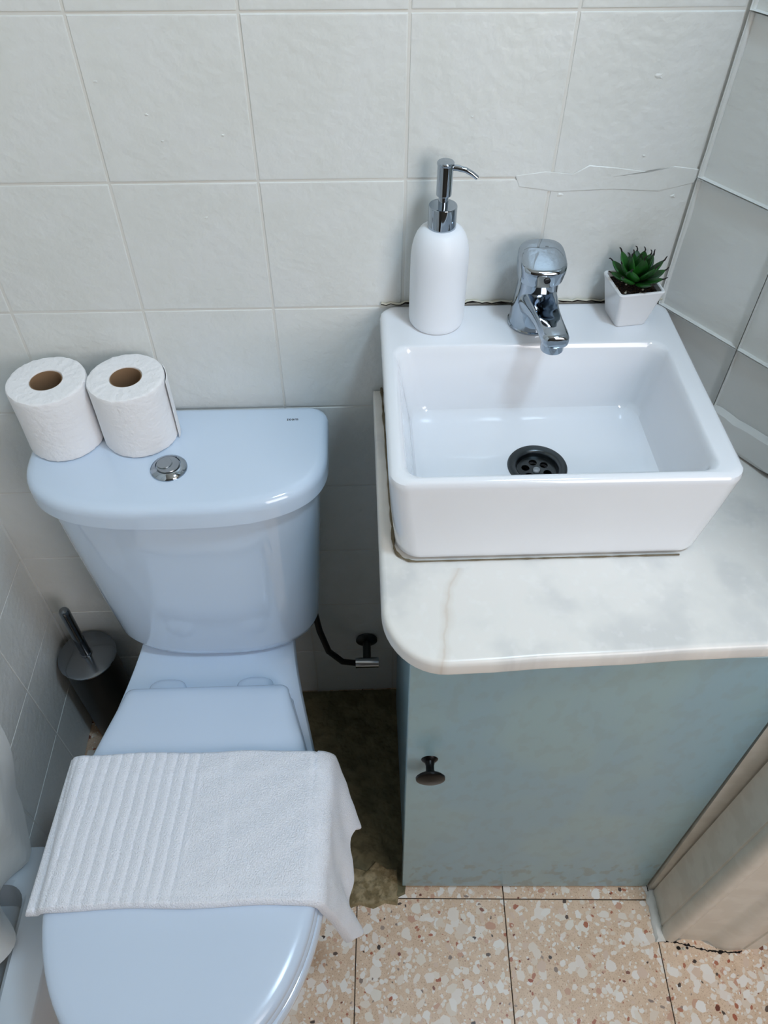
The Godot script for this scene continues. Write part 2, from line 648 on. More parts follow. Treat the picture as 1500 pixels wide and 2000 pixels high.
	var og := Vector3(0.6295, 0, 0.408)
	for i in range(-7, 6):
		for j in range(-2, 6):
			var c: Vector3 = og + fb * Vector3((i + 0.5) * 0.252, 0, (j + 0.5) * 0.252)
			if c.x < -1.0 or c.x > 1.95 or c.z > 1.75 or c.z < -0.1:
				continue
			var t := part(fl, "floor_tile", fm[rng.randi() % 4], M.terrazzo)
			t.transform = Transform3D(fb * Basis(Vector3.UP, 0.5 * PI * rng.randi_range(0, 3)), c + Vector3(0, rng.randf_range(-0.0003, 0.0002), 0))
	# brushed cement patch between toilet and cabinet
	var ring0 := PackedVector3Array()
	var ring1 := PackedVector3Array()
	var outl := [[0.02, 0.002], [0.466, 0.002], [0.466, 0.20], [0.464, 0.372], [0.460, 0.395], [0.437, 0.404], [0.418, 0.399], [0.402, 0.406], [0.384, 0.398], [0.365, 0.408], [0.34, 0.40], [0.30, 0.41], [0.20, 0.40], [0.02, 0.40]]
	for q in outl:
		ring0.append(Vector3(q[0], -0.0005, q[1]))
		ring1.append(Vector3(q[0], 0.0035, q[1] - 0.004 if q[1] > 0.38 else q[1]))
	part(fl, "cement_patch", loft([ring0, ring1], 30.0), M.cement)
	var sm0 := PackedVector3Array()
	var sm1 := PackedVector3Array()
	for q in [[0.352, 0.372], [0.372, 0.345], [0.395, 0.352], [0.412, 0.335], [0.432, 0.350], [0.451, 0.352], [0.451, 0.388], [0.446, 0.412], [0.425, 0.408], [0.405, 0.416], [0.382, 0.409], [0.360, 0.415], [0.345, 0.400]]:
		sm0.append(Vector3(q[0], 0.0, q[1]))
		sm1.append(Vector3(0.4 + (q[0] - 0.4) * 0.9, 0.0055, 0.382 + (q[1] - 0.382) * 0.85))
	part(fl, "filler_smear", loft([sm0, sm1], 50.0), M.smear)
	# old white filler at the foot of the frame, with crumbs
	rs = []
	for k in 14:
		var f := k / 13.0
		var wd := 0.0075 + rng.randf_range(-0.002, 0.002)
		var c := Vector3(0.8835 - 0.0015 * f, 0, 0.406 + 0.078 * f)
		var ring := PackedVector3Array()
		for q in 7:
			var t := PI * q / 6.0
			ring.append(c + Vector3(cos(t) * wd, 0.0005 + sin(t) * (0.005 + rng.randf_range(-0.0015, 0.0015)), 0))
		rs.append(ring)
	part(fl, "filler_fillet", loft(rs, 50.0), M.plaster)
	path = []
	rad = []
	for k in 46:
		var f := k / 45.0
		path.append(Vector3(0.888 + 0.125 * f, 0.0008, 0.4835 + 0.019 * smoothstep(0.0, 0.75, f) + rng.randf_range(-0.0012, 0.0014)))
		rad.append(0.0007 + 0.0020 * pow(rng.randf(), 3.0))
	part(fl, "grime_line", tube(path, rad, 6), M.dirt)
	for k in 7:
		var f := rng.randf()
		var sz := rng.randf_range(0.0014, 0.0034)
		var cr := part(fl, "crumb", lathe([[sz * 0.3, -sz * 0.7], [sz, -sz * 0.2], [sz * 0.8, sz * 0.5], [sz * 0.2, sz * 0.8]], 6, 20.0), M.dirt if k % 3 else M.caulk)
		cr.position = Vector3(0.888 + 0.12 * f, 0.0016, 0.489 + 0.016 * f + rng.randf_range(0.0, 0.004))
		cr.rotation = Vector3(rng.randf() * 0.4, rng.randf() * TAU, 0.3)

	# the rest of the shell, outside the frame
	struct("wall_shower_back", bbox(Vector3(-1.05, 0, 0.245), Vector3(-0.25, H, 0.345), 0.001), M.plaster, "plain white end wall of the shower")
	struct("wall_shower_side", bbox(Vector3(-1.05, 0, 0.345), Vector3(-0.95, H, 1.75), 0.001), M.plaster, "plain white side wall of the shower")
	struct("wall_far_right", bbox(Vector3(1.9, 0, 0.476), Vector3(2.0, H, 1.75), 0.001), M.hall, "plain cream wall at the far right")
	struct("ceiling", bbox(Vector3(-1.05, H, -0.12), Vector3(2.0, H + 0.1, 1.85), 0.001), M.ceiling, "plain white ceiling", "ceiling")
	# front wall with the window opening
	var x0 := 0.92
	var x1 := 1.80
	var y0 := 1.05
	var y1 := 2.29
	var fw := struct("wall_front", bbox(Vector3(-1.05, 0, 1.75), Vector3(x0, H, 1.85), 0.001), M.hall, "plain cream wall behind the camera with a window")
	part(fw, "wall_panel", bbox(Vector3(x1, 0, 1.75), Vector3(2.0, H, 1.85), 0.001), M.hall)
	part(fw, "wall_panel", bbox(Vector3(x0, 0, 1.75), Vector3(x1, y0, 1.85), 0.001), M.hall)
	part(fw, "wall_panel", bbox(Vector3(x0, y1, 1.75), Vector3(x1, H, 1.85), 0.001), M.hall)
	var wn := struct("window_1", bbox(Vector3(x0, y0, 1.76), Vector3(x1, y0 + 0.04, 1.82), 0.003), M.frame, "open white window behind the camera", "window")
	part(wn, "window_frame", bbox(Vector3(x0, y1 - 0.04, 1.76), Vector3(x1, y1, 1.82), 0.003), M.frame)
	part(wn, "window_frame", bbox(Vector3(x0, y0 + 0.04, 1.76), Vector3(x0 + 0.04, y1 - 0.04, 1.82), 0.003), M.frame)
	part(wn, "window_frame", bbox(Vector3(x1 - 0.04, y0 + 0.04, 1.76), Vector3(x1, y1 - 0.04, 1.82), 0.003), M.frame)

func frame_mesh(prof: Array, y0: float, y1: float) -> ArrayMesh:
	var r := PackedVector3Array()
	var q := PackedVector3Array()
	for p in prof:
		r.append(Vector3(p[0], y0, p[1]))
		q.append(Vector3(p[0], y1, p[1]))
	return loft([r, q], 38.0)

func floor_tile(v: int) -> ArrayMesh:
	var V := PackedVector3Array()
	var F := PackedInt32Array()
	var h := 0.1252
	var rs := []
	for q in [[0.0, -0.004], [0.0, -0.0006], [0.0007, 0.0]]:
		var x: float = h - q[0]
		rs.append(PackedVector3Array([Vector3(-x, q[1], -x), Vector3(x, q[1], -x), Vector3(x, q[1], x), Vector3(-x, q[1], x)]))
	loft_into(V, F, rs, false, true)
	var U := PackedVector2Array()
	for p in V:
		U.append(Vector2((p.x / h * 0.5 + 0.5) * 0.496 + 0.002 + 0.5 * (v % 2), (p.z / h * 0.5 + 0.5) * 0.496 + 0.002 + 0.5 * (v / 2)))
	# open underneath: orient by hand so that the top faces up
	var n := (V[F[1]] - V[F[0]]).cross(V[F[2]] - V[F[0]])
	if n.dot(V[F[0]] + V[F[1]] + V[F[2]]) < 0:
		for i in F.size() / 3:
			var s := F[i * 3 + 1]
			F[i * 3 + 1] = F[i * 3 + 2]
			F[i * 3 + 2] = s
	return fin(V, F, 30.0, U, false)

# ---------------------------------------------------------------- counter and cabinet
func counter_and_cabinet() -> void:
	# marble slab with a rounded front corner
	var top := PackedVector3Array()
	top.append(Vector3(0.4205, 0, 0.003))
	top.append(Vector3(0.4200, 0, 0.15))
	top.append(Vector3(0.4195, 0, 0.325))
	for k in range(0, 13):
		var t := PI - 0.5 * PI * k / 12.0
		top.append(Vector3(0.4815 + 0.062 * cos(t), 0, 0.342 + 0.069 * sin(t)))
	for k in range(1, 13):
		top.append(Vector3(0.4815 + 0.545 * k / 12.0, 0, 0.411 - 0.017 * k / 12.0 + 0.0006 * sin(k * 2.1)))
	for k in range(0, 8):
		var f := 1.0 - k / 7.0
		top.append(Vector3(0.770, 0, 0.003) + RW * (0.455 * f))
	var y1 := 0.795
	var y0 := 0.7725
	var rs := []
	rs.append(inset(top, 0.004, y0))
	rs.append(inset(top, 0.001, y0 + 0.0012))
	rs.append(inset(top, 0.0, y0 + 0.004))
	rs.append(inset(top, 0.0, y1 - 0.007))
	rs.append(inset(top, 0.0012, y1 - 0.003))
	rs.append(inset(top, 0.0035, y1 - 0.0008))
	rs.append(inset(top, 0.007, y1))
	var V := PackedVector3Array()
	var F := PackedInt32Array()
	loft_into(V, F, rs)
	var U := PackedVector2Array()
	for p in V:
		U.append(Vector2((p.x - 0.40) / 0.66, p.z / 0.66))
	var o := thing("countertop", "white marble countertop with a rounded corner, under the basin", "countertop")
	part(o, "slab", fin(V, F, 35.0, U), M.marble)
	# grubby sealant round the foot of the basin
	var path := []
	var rad := []
	for k in 70:
		var f := k / 69.0
		var p := Vector3.ZERO
		if f < 0.42:
			p = Vector3(0.4315 + 0.004 * f / 0.42, 0.797, 0.004 + 0.262 * f / 0.42)
		elif f < 0.55:
			var t := PI - 0.5 * PI * (f - 0.42) / 0.13
			p = Vector3(0.4575 + 0.022 * cos(t), 0.797, 0.266 + 0.022 * sin(t))
		else:
			p = Vector3(0.4575 + 0.28 * (f - 0.55) / 0.45, 0.7965, 0.288)
		path.append(p)
		rad.append(0.0013 + rng.randf_range(-0.0006, 0.0009) if f < 0.55 else 0.0008 + rng.randf_range(-0.0003, 0.0003))
	part(o, "sealant", tube(path, rad, 6), M.grime)

	# cabinet
	var c := thing("vanity_cabinet", "blue-grey painted cabinet under the marble counter", "cabinet")
	var body := PackedVector3Array()
	var b2 := PackedVector3Array()
	for q in [[0.462, 0.03], [0.772, 0.03], [0.872, 0.178], [0.874, 0.378], [0.460, 0.368]]:
		body.append(Vector3(q[0], 0.004, q[1]))
		b2.append(Vector3(q[0] - 0.004, 0.7715, q[1]))
	part(c, "body", loft([body, b2], 30.0), M.carcass)
	# door panel, hung a little out of square
	var q4 := [Vector3(0.4555, 0.012, 0.3845), Vector3(0.8790, 0.006, 0.3985), Vector3(0.8535, 0.768, 0.3985), Vector3(0.4465, 0.766, 0.3885)]
	V = PackedVector3Array()
	F = PackedInt32Array()
	U = PackedVector2Array()
	var nrm: Vector3 = (q4[1] - q4[0]).cross(q4[3] - q4[0]).normalized()
	var cen: Vector3 = (q4[0] + q4[1] + q4[2] + q4[3]) / 4.0
	rs = []
	for e in [[0.0, 0.0185], [0.0, 0.0015], [0.0015, 0.0]]:
		var ring := PackedVector3Array()
		for k in 4:
			var p: Vector3 = q4[k]
			ring.append(p + (cen - p).normalized() * e[0] * 1.4 - nrm * e[1])
		rs.append(ring)
	loft_into(V, F, rs)
	for p in V:
		U.append(Vector2((p.x - 0.44) / 0.45, 1.0 - p.y / 0.78))
	var d := part(c, "door", fin(V, F, 30.0, U), M.door)
	# mushroom knob
	var kn := part(d, "knob", lathe([[0.0005, 0.0], [0.0098, 0.0], [0.0105, 0.0015], [0.0095, 0.003], [0.0062, 0.0055], [0.005, 0.010], [0.0052, 0.016], [0.0075, 0.020], [0.0150, 0.0222], [0.0178, 0.0245], [0.0175, 0.027], [0.014, 0.0285], [0.006, 0.0297], [0.0005, 0.030]], 40, 35.0), M.knob, "dark metal mushroom knob")
	var up := nrm
	var sx := Vector3.RIGHT - up * Vector3.RIGHT.dot(up)
	sx = sx.normalized()
	kn.transform = Transform3D(Basis(sx, up, sx.cross(up)), Vector3(0.4775, 0.532, 0.3865))

# ---------------------------------------------------------------- toilet
const TX := 0.173
func wtab(tab: Array, z: float) -> float:
	for i in tab.size() - 1:
		if z <= tab[i + 1][0]:
			var p0: float = tab[maxi(i - 1, 0)][1]
			var p1: float = tab[i][1]
			var p2: float = tab[i + 1][1]
			var p3: float = tab[mini(i + 2, tab.size() - 1)][1]
			var f: float = clampf((z - tab[i][0]) / (tab[i + 1][0] - tab[i][0]), 0, 1)
			return cubic_interpolate(p1, p2, p0, p3, f) if i > 0 and i < tab.size() - 2 else lerpf(p1, p2, f)
	return tab[-1][1]

# egg-shaped ring: straight back of half width wb at zb, widest w at zm, round front at zf
func egg(zb: float, zm: float, zf: float, wb: float, w: float, y: float, cr := 0.012, ease := 1.05, n := 26) -> PackedVector3Array:
	var right := PackedVector3Array()
	# back corner
	for k in 5:
		var t := 0.5 * PI * k / 4.0
		right.append(Vector3(wb - cr + cr * sin(t), y, zb + cr - cr * cos(t)))
	for k in range(1, n):
		var f := k / float(n)
		var z := lerpf(zb + cr, zm, f)
		var s := sin(f * 0.5 * PI)
		right.append(Vector3(lerpf(wb, w, pow(s, ease)), y, z))
	for k in range(0, n + 1):
		var t := 0.5 * PI * k / n
		right.append(Vector3(w * pow(maxf(cos(t), 0.0), 0.92), y, zm + (zf - zm) * pow(sin(t), 0.96)))
	var a := PackedVector3Array()
	for p in right:
		a.append(Vector3(TX + p.x, p.y, p.z))
	for i in range(right.size() - 2, -1, -1):
		a.append(Vector3(TX - right[i].x, right[i].y, right[i].z))
	return a

func toward(r: PackedVector3Array, c: Vector3, s: float, y: float) -> PackedVector3Array:
	var a := PackedVector3Array()
	for p in r:
		a.append(Vector3(c.x + (p.x - c.x) * s, y, c.z + (p.z - c.z) * s))
	return a

func tank_ring(hw: float, z0: float, z1: float, y: float, cb := 0.022, e := 2.7) -> PackedVector3Array:
	# flat back with small corners, full round front corners
	var right := PackedVector3Array()
	var zs := z0 + (z1 - z0) * 0.42
	for k in 6:
		var t := 0.5 * PI * k / 5.0
		right.append(Vector3(hw - cb + cb * sin(t), y, z0 + cb - cb * cos(t)))
	for k in range(1, 4):
		right.append(Vector3(hw, y, lerpf(z0 + cb, zs, k / 4.0)))
	var n := 26
	for k in n + 1:
		var t := 0.5 * PI * k / n
		right.append(Vector3(hw * pow(maxf(cos(t), 0.0), 2.0 / e), y, zs + (z1 - zs) * pow(sin(t), 2.0 / e)))
	var a := PackedVector3Array()
	for p in right:
		a.append(Vector3(TX + 0.005 + p.x, p.y, p.z))
	for i in range(right.size() - 2, -1, -1):
		a.append(Vector3(TX + 0.005 - right[i].x, right[i].y, right[i].z))
	return a

func toilet() -> void:
	var t := thing("toilet", "pale blue-white ceramic close-coupled toilet with its lid down", "toilet")
	# bowl and pedestal, up to the rim and the shelf that carries the tank
	var rs := []
	rs.append(egg(0.10, 0.36, 0.53, 0.085, 0.098, 0.0, 0.03))
	rs.append(egg(0.10, 0.36, 0.53, 0.085, 0.098, 0.02, 0.03))
	rs.append(egg(0.11, 0.36, 0.52, 0.078, 0.09, 0.04, 0.03))
	rs.append(egg(0.09, 0.37, 0.54, 0.085, 0.095, 0.14, 0.03))
	rs.append(egg(0.06, 0.40, 0.59, 0.095, 0.118, 0.22, 0.03))
	rs.append(egg(0.03, 0.43, 0.65, 0.105, 0.148, 0.30, 0.03))
	rs.append(egg(0.02, 0.45, 0.685, 0.112, 0.168, 0.352, 0.02, 2.4))
	rs.append(egg(0.02, 0.46, 0.695, 0.116, 0.1735, 0.380, 0.02, 2.4))
	rs.append(egg(0.02, 0.46, 0.695, 0.116, 0.1735, 0.392, 0.02, 2.4))
	rs.append(egg(0.023, 0.46, 0.692, 0.113, 0.1705, 0.398, 0.02, 2.4))
	rs.append(egg(0.028, 0.46, 0.687, 0.108, 0.1655, 0.400, 0.02, 2.4))
	part(t, "bowl", loft(rs, 40.0), M.toilet)
	# seat ring
	var s0 := egg(0.232, 0.465, 0.688, 0.124, 0.1685, 0.402)
	var cen := Vector3(TX, 0, 0.45)
	rs = [toward(s0, cen, 0.985, 0.4015), toward(s0, cen, 1.0, 0.405), toward(s0, cen, 1.0, 0.4125), toward(s0, cen, 0.985, 0.4165), toward(s0, cen, 0.66, 0.417), toward(s0, cen, 0.66, 0.4015)]
	part(t, "seat", loft(rs, 40.0, true, true, true), M.seat)
	# lid
	s0 = egg(0.222, 0.465, 0.686, 0.118, 0.1665, 0.42)
	rs = [toward(s0, cen, 0.96, 0.4185), toward(s0, cen, 0.99, 0.4187), toward(s0, cen, 1.0, 0.4205), toward(s0, cen, 1.0, 0.4275), toward(s0, cen, 0.993, 0.4318), toward(s0, cen, 0.978, 0.4352), toward(s0, cen, 0.95, 0.4378), toward(s0, cen, 0.90, 0.4393), toward(s0, cen, 0.7, 0.4408), toward(s0, cen, 0.35, 0.4418), toward(s0, cen, 0.05, 0.442)]
	part(t, "seat_lid", loft(rs, 40.0), M.seat)
	for hx in [0.109, 0.238]:
		var h := part(t, "hinge_cap", loft([sup(0.027, 0.017, 2.6, 0.0, 32), sup(0.027, 0.017, 2.6, 0.007, 32), sup(0.024, 0.0145, 2.6, 0.0115, 32), sup(0.016, 0.009, 2.4, 0.0138, 32), sup(0.003, 0.002, 2.2, 0.0145, 32)], 45.0), M.seat)
		h.position = Vector3(hx, 0.4005, 0.2130)
	# tank
	rs = []
	rs.append(tank_ring(0.115, 0.045, 0.128, 0.4003, 0.02, 2.4))
	rs.append(tank_ring(0.136, 0.03, 0.148, 0.404, 0.02, 2.5))
	rs.append(tank_ring(0.149, 0.022, 0.158, 0.416, 0.02, 2.6))
	rs.append(tank_ring(0.1545, 0.020, 0.1625, 0.436, 0.02, 2.7))
	rs.append(tank_ring(0.160, 0.018, 0.166, 0.52, 0.02, 2.8))
	rs.append(tank_ring(0.168, 0.016, 0.1725, 0.66, 0.02, 2.8))
	rs.append(tank_ring(0.172, 0.015, 0.175, 0.739, 0.02, 2.8))
	part(t, "tank", loft(rs, 40.0), M.toilet)
	rs = []
	rs.append(tank_ring(0.174, 0.014, 0.178, 0.7395))
	rs.append(tank_ring(0.1815, 0.008, 0.1865, 0.7405))
	rs.append(tank_ring(0.184, 0.006, 0.189, 0.743))
	rs.append(tank_ring(0.184, 0.006, 0.189, 0.760))
	rs.append(tank_ring(0.1832, 0.0068, 0.1882, 0.7660))
	rs.append(tank_ring(0.1808, 0.0088, 0.1858, 0.7705))
	rs.append(tank_ring(0.1765, 0.0125, 0.1812, 0.7735))
	rs.append(tank_ring(0.170, 0.018, 0.1745, 0.7747))
	rs.append(tank_ring(0.150, 0.034, 0.152, 0.775))
	var lid := part(t, "tank_lid", loft(rs, 40.0), M.toilet)
	# maker's lettering printed on the lid
	var tm := TextMesh.new()
	var sf := SystemFont.new()
	sf.font_names = PackedStringArray(["Droid Sans"])
	sf.font_weight = 700
	sf.font_italic = true
	tm.font = sf
	tm.text = "zoom"
	tm.font_size = 32
	tm.pixel_size = 0.00018
	tm.depth = 0.0004
	var tx := part(lid, "lettering", tm, M.dark, "small black lettering on the tank lid")
	tx.rotation = Vector3(-0.5 * PI, 0.0, 0.0)
	tx.position = Vector3(0.3165, 0.7749, 0.036)
	# flush button
	var fb := part(t, "flush_button", lathe([[0.0222, 0.0], [0.0222, 0.0016], [0.0212, 0.0034], [0.0172, 0.0062], [0.0152, 0.0068], [0.0148, 0.0050], [0.0005, 0.0050]], 56, 32.0), M.chrome, "round chrome flush button")
	fb.position = Vector3(0.1715, 0.7746, 0.120)
	var b1 := part(fb, "large_button", lathe([[0.0140, 0.0050], [0.0140, 0.0072], [0.0134, 0.0080], [0.0005, 0.0084]], 48, 35.0), M.satin)
	var b2 := part(fb, "small_button", lathe([[0.0092, 0.0078], [0.0092, 0.0090], [0.0086, 0.0096], [0.0005, 0.0098]], 40, 35.0), M.satin)
	b2.position = Vector3(-0.0040, 0, -0.0010)
	b1.position = Vector3(0.0, 0, 0.0)

# ---------------------------------------------------------------- basin
func basin() -> void:
	var s := thing("wash_basin", "white rectangular ceramic hand basin on the marble counter", "basin")
	var rs := []
	rs.append(rr(0.447, 0.752, 0.010, 0.276, 0.018, 0.7965))
	rs.append(rr(0.4385, 0.7595, 0.004, 0.2845, 0.024, 0.7990))
	rs.append(rr(0.4365, 0.7605, 0.003, 0.2862, 0.025, 0.804))
	rs.append(rr(0.4315, 0.7650, 0.003, 0.2910, 0.022, 0.862))
	rs.append(rr(0.4285, 0.7680, 0.003, 0.2945, 0.020, 0.908))
	rs.append(rr(0.4285, 0.7680, 0.003, 0.2945, 0.019, 0.913))
	rs.append(rr(0.4298, 0.7667, 0.004, 0.2932, 0.018, 0.9172))
	rs.append(rr(0.4325, 0.7640, 0.006, 0.2905, 0.017, 0.9195))
	rs.append(rr(0.4365, 0.7600, 0.010, 0.2872, 0.016, 0.9200))
	rs.append(rr(0.4395, 0.7465, 0.0800, 0.2858, 0.016, 0.9200))
	rs.append(rr(0.4425, 0.7440, 0.0830, 0.2838, 0.017, 0.9190))
	rs.append(rr(0.4450, 0.7418, 0.0852, 0.2820, 0.018, 0.9160))
	rs.append(rr(0.4470, 0.7405, 0.0865, 0.2808, 0.019, 0.910))
	rs.append(rr(0.4545, 0.7345, 0.0895, 0.2775, 0.020, 0.868))
	rs.append(rr(0.4590, 0.7310, 0.0920, 0.2745, 0.021, 0.845))
	rs.append(rr(0.4625, 0.7275, 0.0955, 0.2710, 0.021, 0.838))
	rs.append(rr(0.4690, 0.7210, 0.1020, 0.2650, 0.020, 0.8345))
	rs.append(rr(0.4800, 0.7100, 0.1120, 0.2550, 0.020, 0.8330))
	rs.append(rr(0.5667, 0.6293, 0.1547, 0.2173, 0.0312, 0.8305))
	rs.append(rr(0.5700, 0.6260, 0.1580, 0.2140, 0.0279, 0.822))
	rs.append(rr(0.5740, 0.6220, 0.1620, 0.2100, 0.0239, 0.812))
	part(s, "bowl", loft(rs, 35.0), M.basin)
	# waste fitting: flange, cup and a strainer plate with holes
	var dc := Vector3(0.598, 0.8305, 0.186)
	var d := part(s, "drain_flange", lathe([[0.0215, -0.010], [0.0225, -0.002], [0.0240, 0.0008], [0.0262, 0.0018], [0.0305, 0.0021], [0.0325, 0.0016], [0.0332, 0.0004], [0.0315, -0.0008], [0.0262, -0.0012], [0.0240, -0.0112]], 64, 40.0, true), M.drain, "dark grey metal drain flange")
	d.position = dc
	var cs := CSGCombiner3D.new()
	cs.name = "strainer"
	var base := CSGCylinder3D.new()
	base.name = "plate"
	base.radius = 0.0222
	base.height = 0.003
	base.sides = 48
	base.material = M.drain
	cs.add_child(base)
	for k in 6:
		var h := CSGCylinder3D.new()
		h.name = "hole_%d" % k
		h.operation = CSGShape3D.OPERATION_SUBTRACTION
		h.radius = 0.0046
		h.height = 0.01
		h.sides = 24
		h.material = M.drain
		var t := TAU * k / 6.0 + 0.35
		h.position = Vector3(cos(t) * 0.0125, 0, sin(t) * 0.0125)
		cs.add_child(h)
	s.add_child(cs)
	cs.position = dc + Vector3(0, -0.0075, 0)
	var sc := part(s, "drain_screw", lathe([[0.0046, -0.006], [0.0046, -0.0052], [0.0038, -0.0042], [0.0018, -0.0046], [0.0004, -0.0048]], 24, 30.0), M.satin)
	sc.position = dc
	part(s, "drain_cup", lathe([[0.0215, -0.0185], [0.0218, -0.018], [0.0005, -0.018]], 40), M.drain).position = dc

# ---------------------------------------------------------------- shower
func shower() -> void:
	var t := thing("shower_tray", "white shower tray with a broad rim, left of the toilet", "shower tray")
	var x0 := -0.945
	var x1 := -0.071
	var z0 := 0.348
	var z1 := 1.20
	var rs := []
	rs.append(rr(x0 + 0.01, x1 - 0.006, z0 + 0.003, z1 - 0.01, 0.02, 0.001))
	rs.append(rr(x0, x1 - 0.003, z0 + 0.001, z1, 0.02, 0.02))
	rs.append(rr(x0, x1, z0, z1, 0.02, 0.162))
	rs.append(rr(x0 + 0.002, x1 - 0.002, z0 + 0.002, z1 - 0.002, 0.019, 0.1675))
	rs.append(rr(x0 + 0.006, x1 - 0.006, z0 + 0.006, z1 - 0.006, 0.018, 0.170))
	rs.append(rr(x0 + 0.050, x1 - 0.050, z0 + 0.050, z1 - 0.050, 0.03, 0.170))
	rs.append(rr(x0 + 0.056, x1 - 0.056, z0 + 0.056, z1 - 0.056, 0.03, 0.165))
	rs.append(rr(x0 + 0.066, x1 - 0.066, z0 + 0.066, z1 - 0.066, 0.035, 0.09))
	rs.append(rr(x0 + 0.09, x1 - 0.09, z0 + 0.09, z1 - 0.09, 0.04, 0.07))
	part(t, "basin", loft(rs, 35.0), M.tray)
	# curtain hanging down to the rim
	var c := thing("shower_curtain", "crumpled white shower curtain hanging above the tray rim", "curtain")
	var V := PackedVector3Array()
	var F := PackedInt32Array()
	var nz := 90
	var ny := 60
	for side in 2:
		for j in ny + 1:
			var fy := j / float(ny)
			for i in nz + 1:
				var fz := i / float(nz)
				var y := lerpf(0.177, 2.0, pow(fy, 1.7))
				var zb := 0.357 - 0.56 * (y - 0.177) if y < 0.36 else maxf(0.2545 - 0.25 * (y - 0.36), 0.20)
				var z := lerpf(zb, 1.12, fz)
				var am := 0.024 * (1.0 - 0.35 * fy)
				var x := -0.139 + am * cos(TAU * (z - 0.325 - 0.02 * sin(y * 9.0)) / 0.142) + 0.004 * sin(y * 31.0 + z * 22.0) + 0.003 * sin(y * 57.0 - z * 40.0)
				if z < 0.352:
					x = maxf(x, -0.139 + 0.008 * smoothstep(0.352, 0.30, z) + 0.003 * sin(y * 43.0))
				if z < 0.40:
					x = minf(x, -0.128)
				V.append(Vector3(x - 0.0012 * side, y, z))
	var st := (nz + 1) * (ny + 1)
	for side in 2:
		for j in ny:
			for i in nz:
				var q := side * st + j * (nz + 1) + i
				var w := q + nz + 1
				if side == 0:
					F.append_array([q, w, q + 1, q + 1, w, w + 1])
				else:
					F.append_array([q, q + 1, w, q + 1, w + 1, w])
	# close the border
	var bord := []
	for i in nz:
		bord.append([i, i + 1])
	for j in ny:
		bord.append([j * (nz + 1) + nz, (j + 1) * (nz + 1) + nz])
	for i in range(nz, 0, -1):
		bord.append([ny * (nz + 1) + i, ny * (nz + 1) + i - 1])
	for j in range(ny, 0, -1):
		bord.append([j * (nz + 1), (j - 1) * (nz + 1)])
	for e in bord:
		F.append_array([e[0], e[1], e[1] + st, e[0], e[1] + st, e[0] + st])
	part(c, "cloth", fin(V, F, 60.0), M.curtain)
	part(c, "rod", tube([Vector3(-0.14, 2.01, 0.345), Vector3(-0.14, 2.01, 1.0), Vector3(-0.14, 2.01, 1.75)], [0.012, 0.012, 0.012], 16), M.chrome)

# ---------------------------------------------------------------- towel
func lid_y(x: float, z: float) -> float:
	# height of the closed lid's top
	var dx := (x - TX) / 0.1665
	var r := absf(dx)
	if r < 0.9:
		return 0.4430 - 0.002 * r
	if r < 1.0:
		return 0.4412 - 0.011 * pow((r - 0.9) / 0.1, 2.2)
	return 0.429

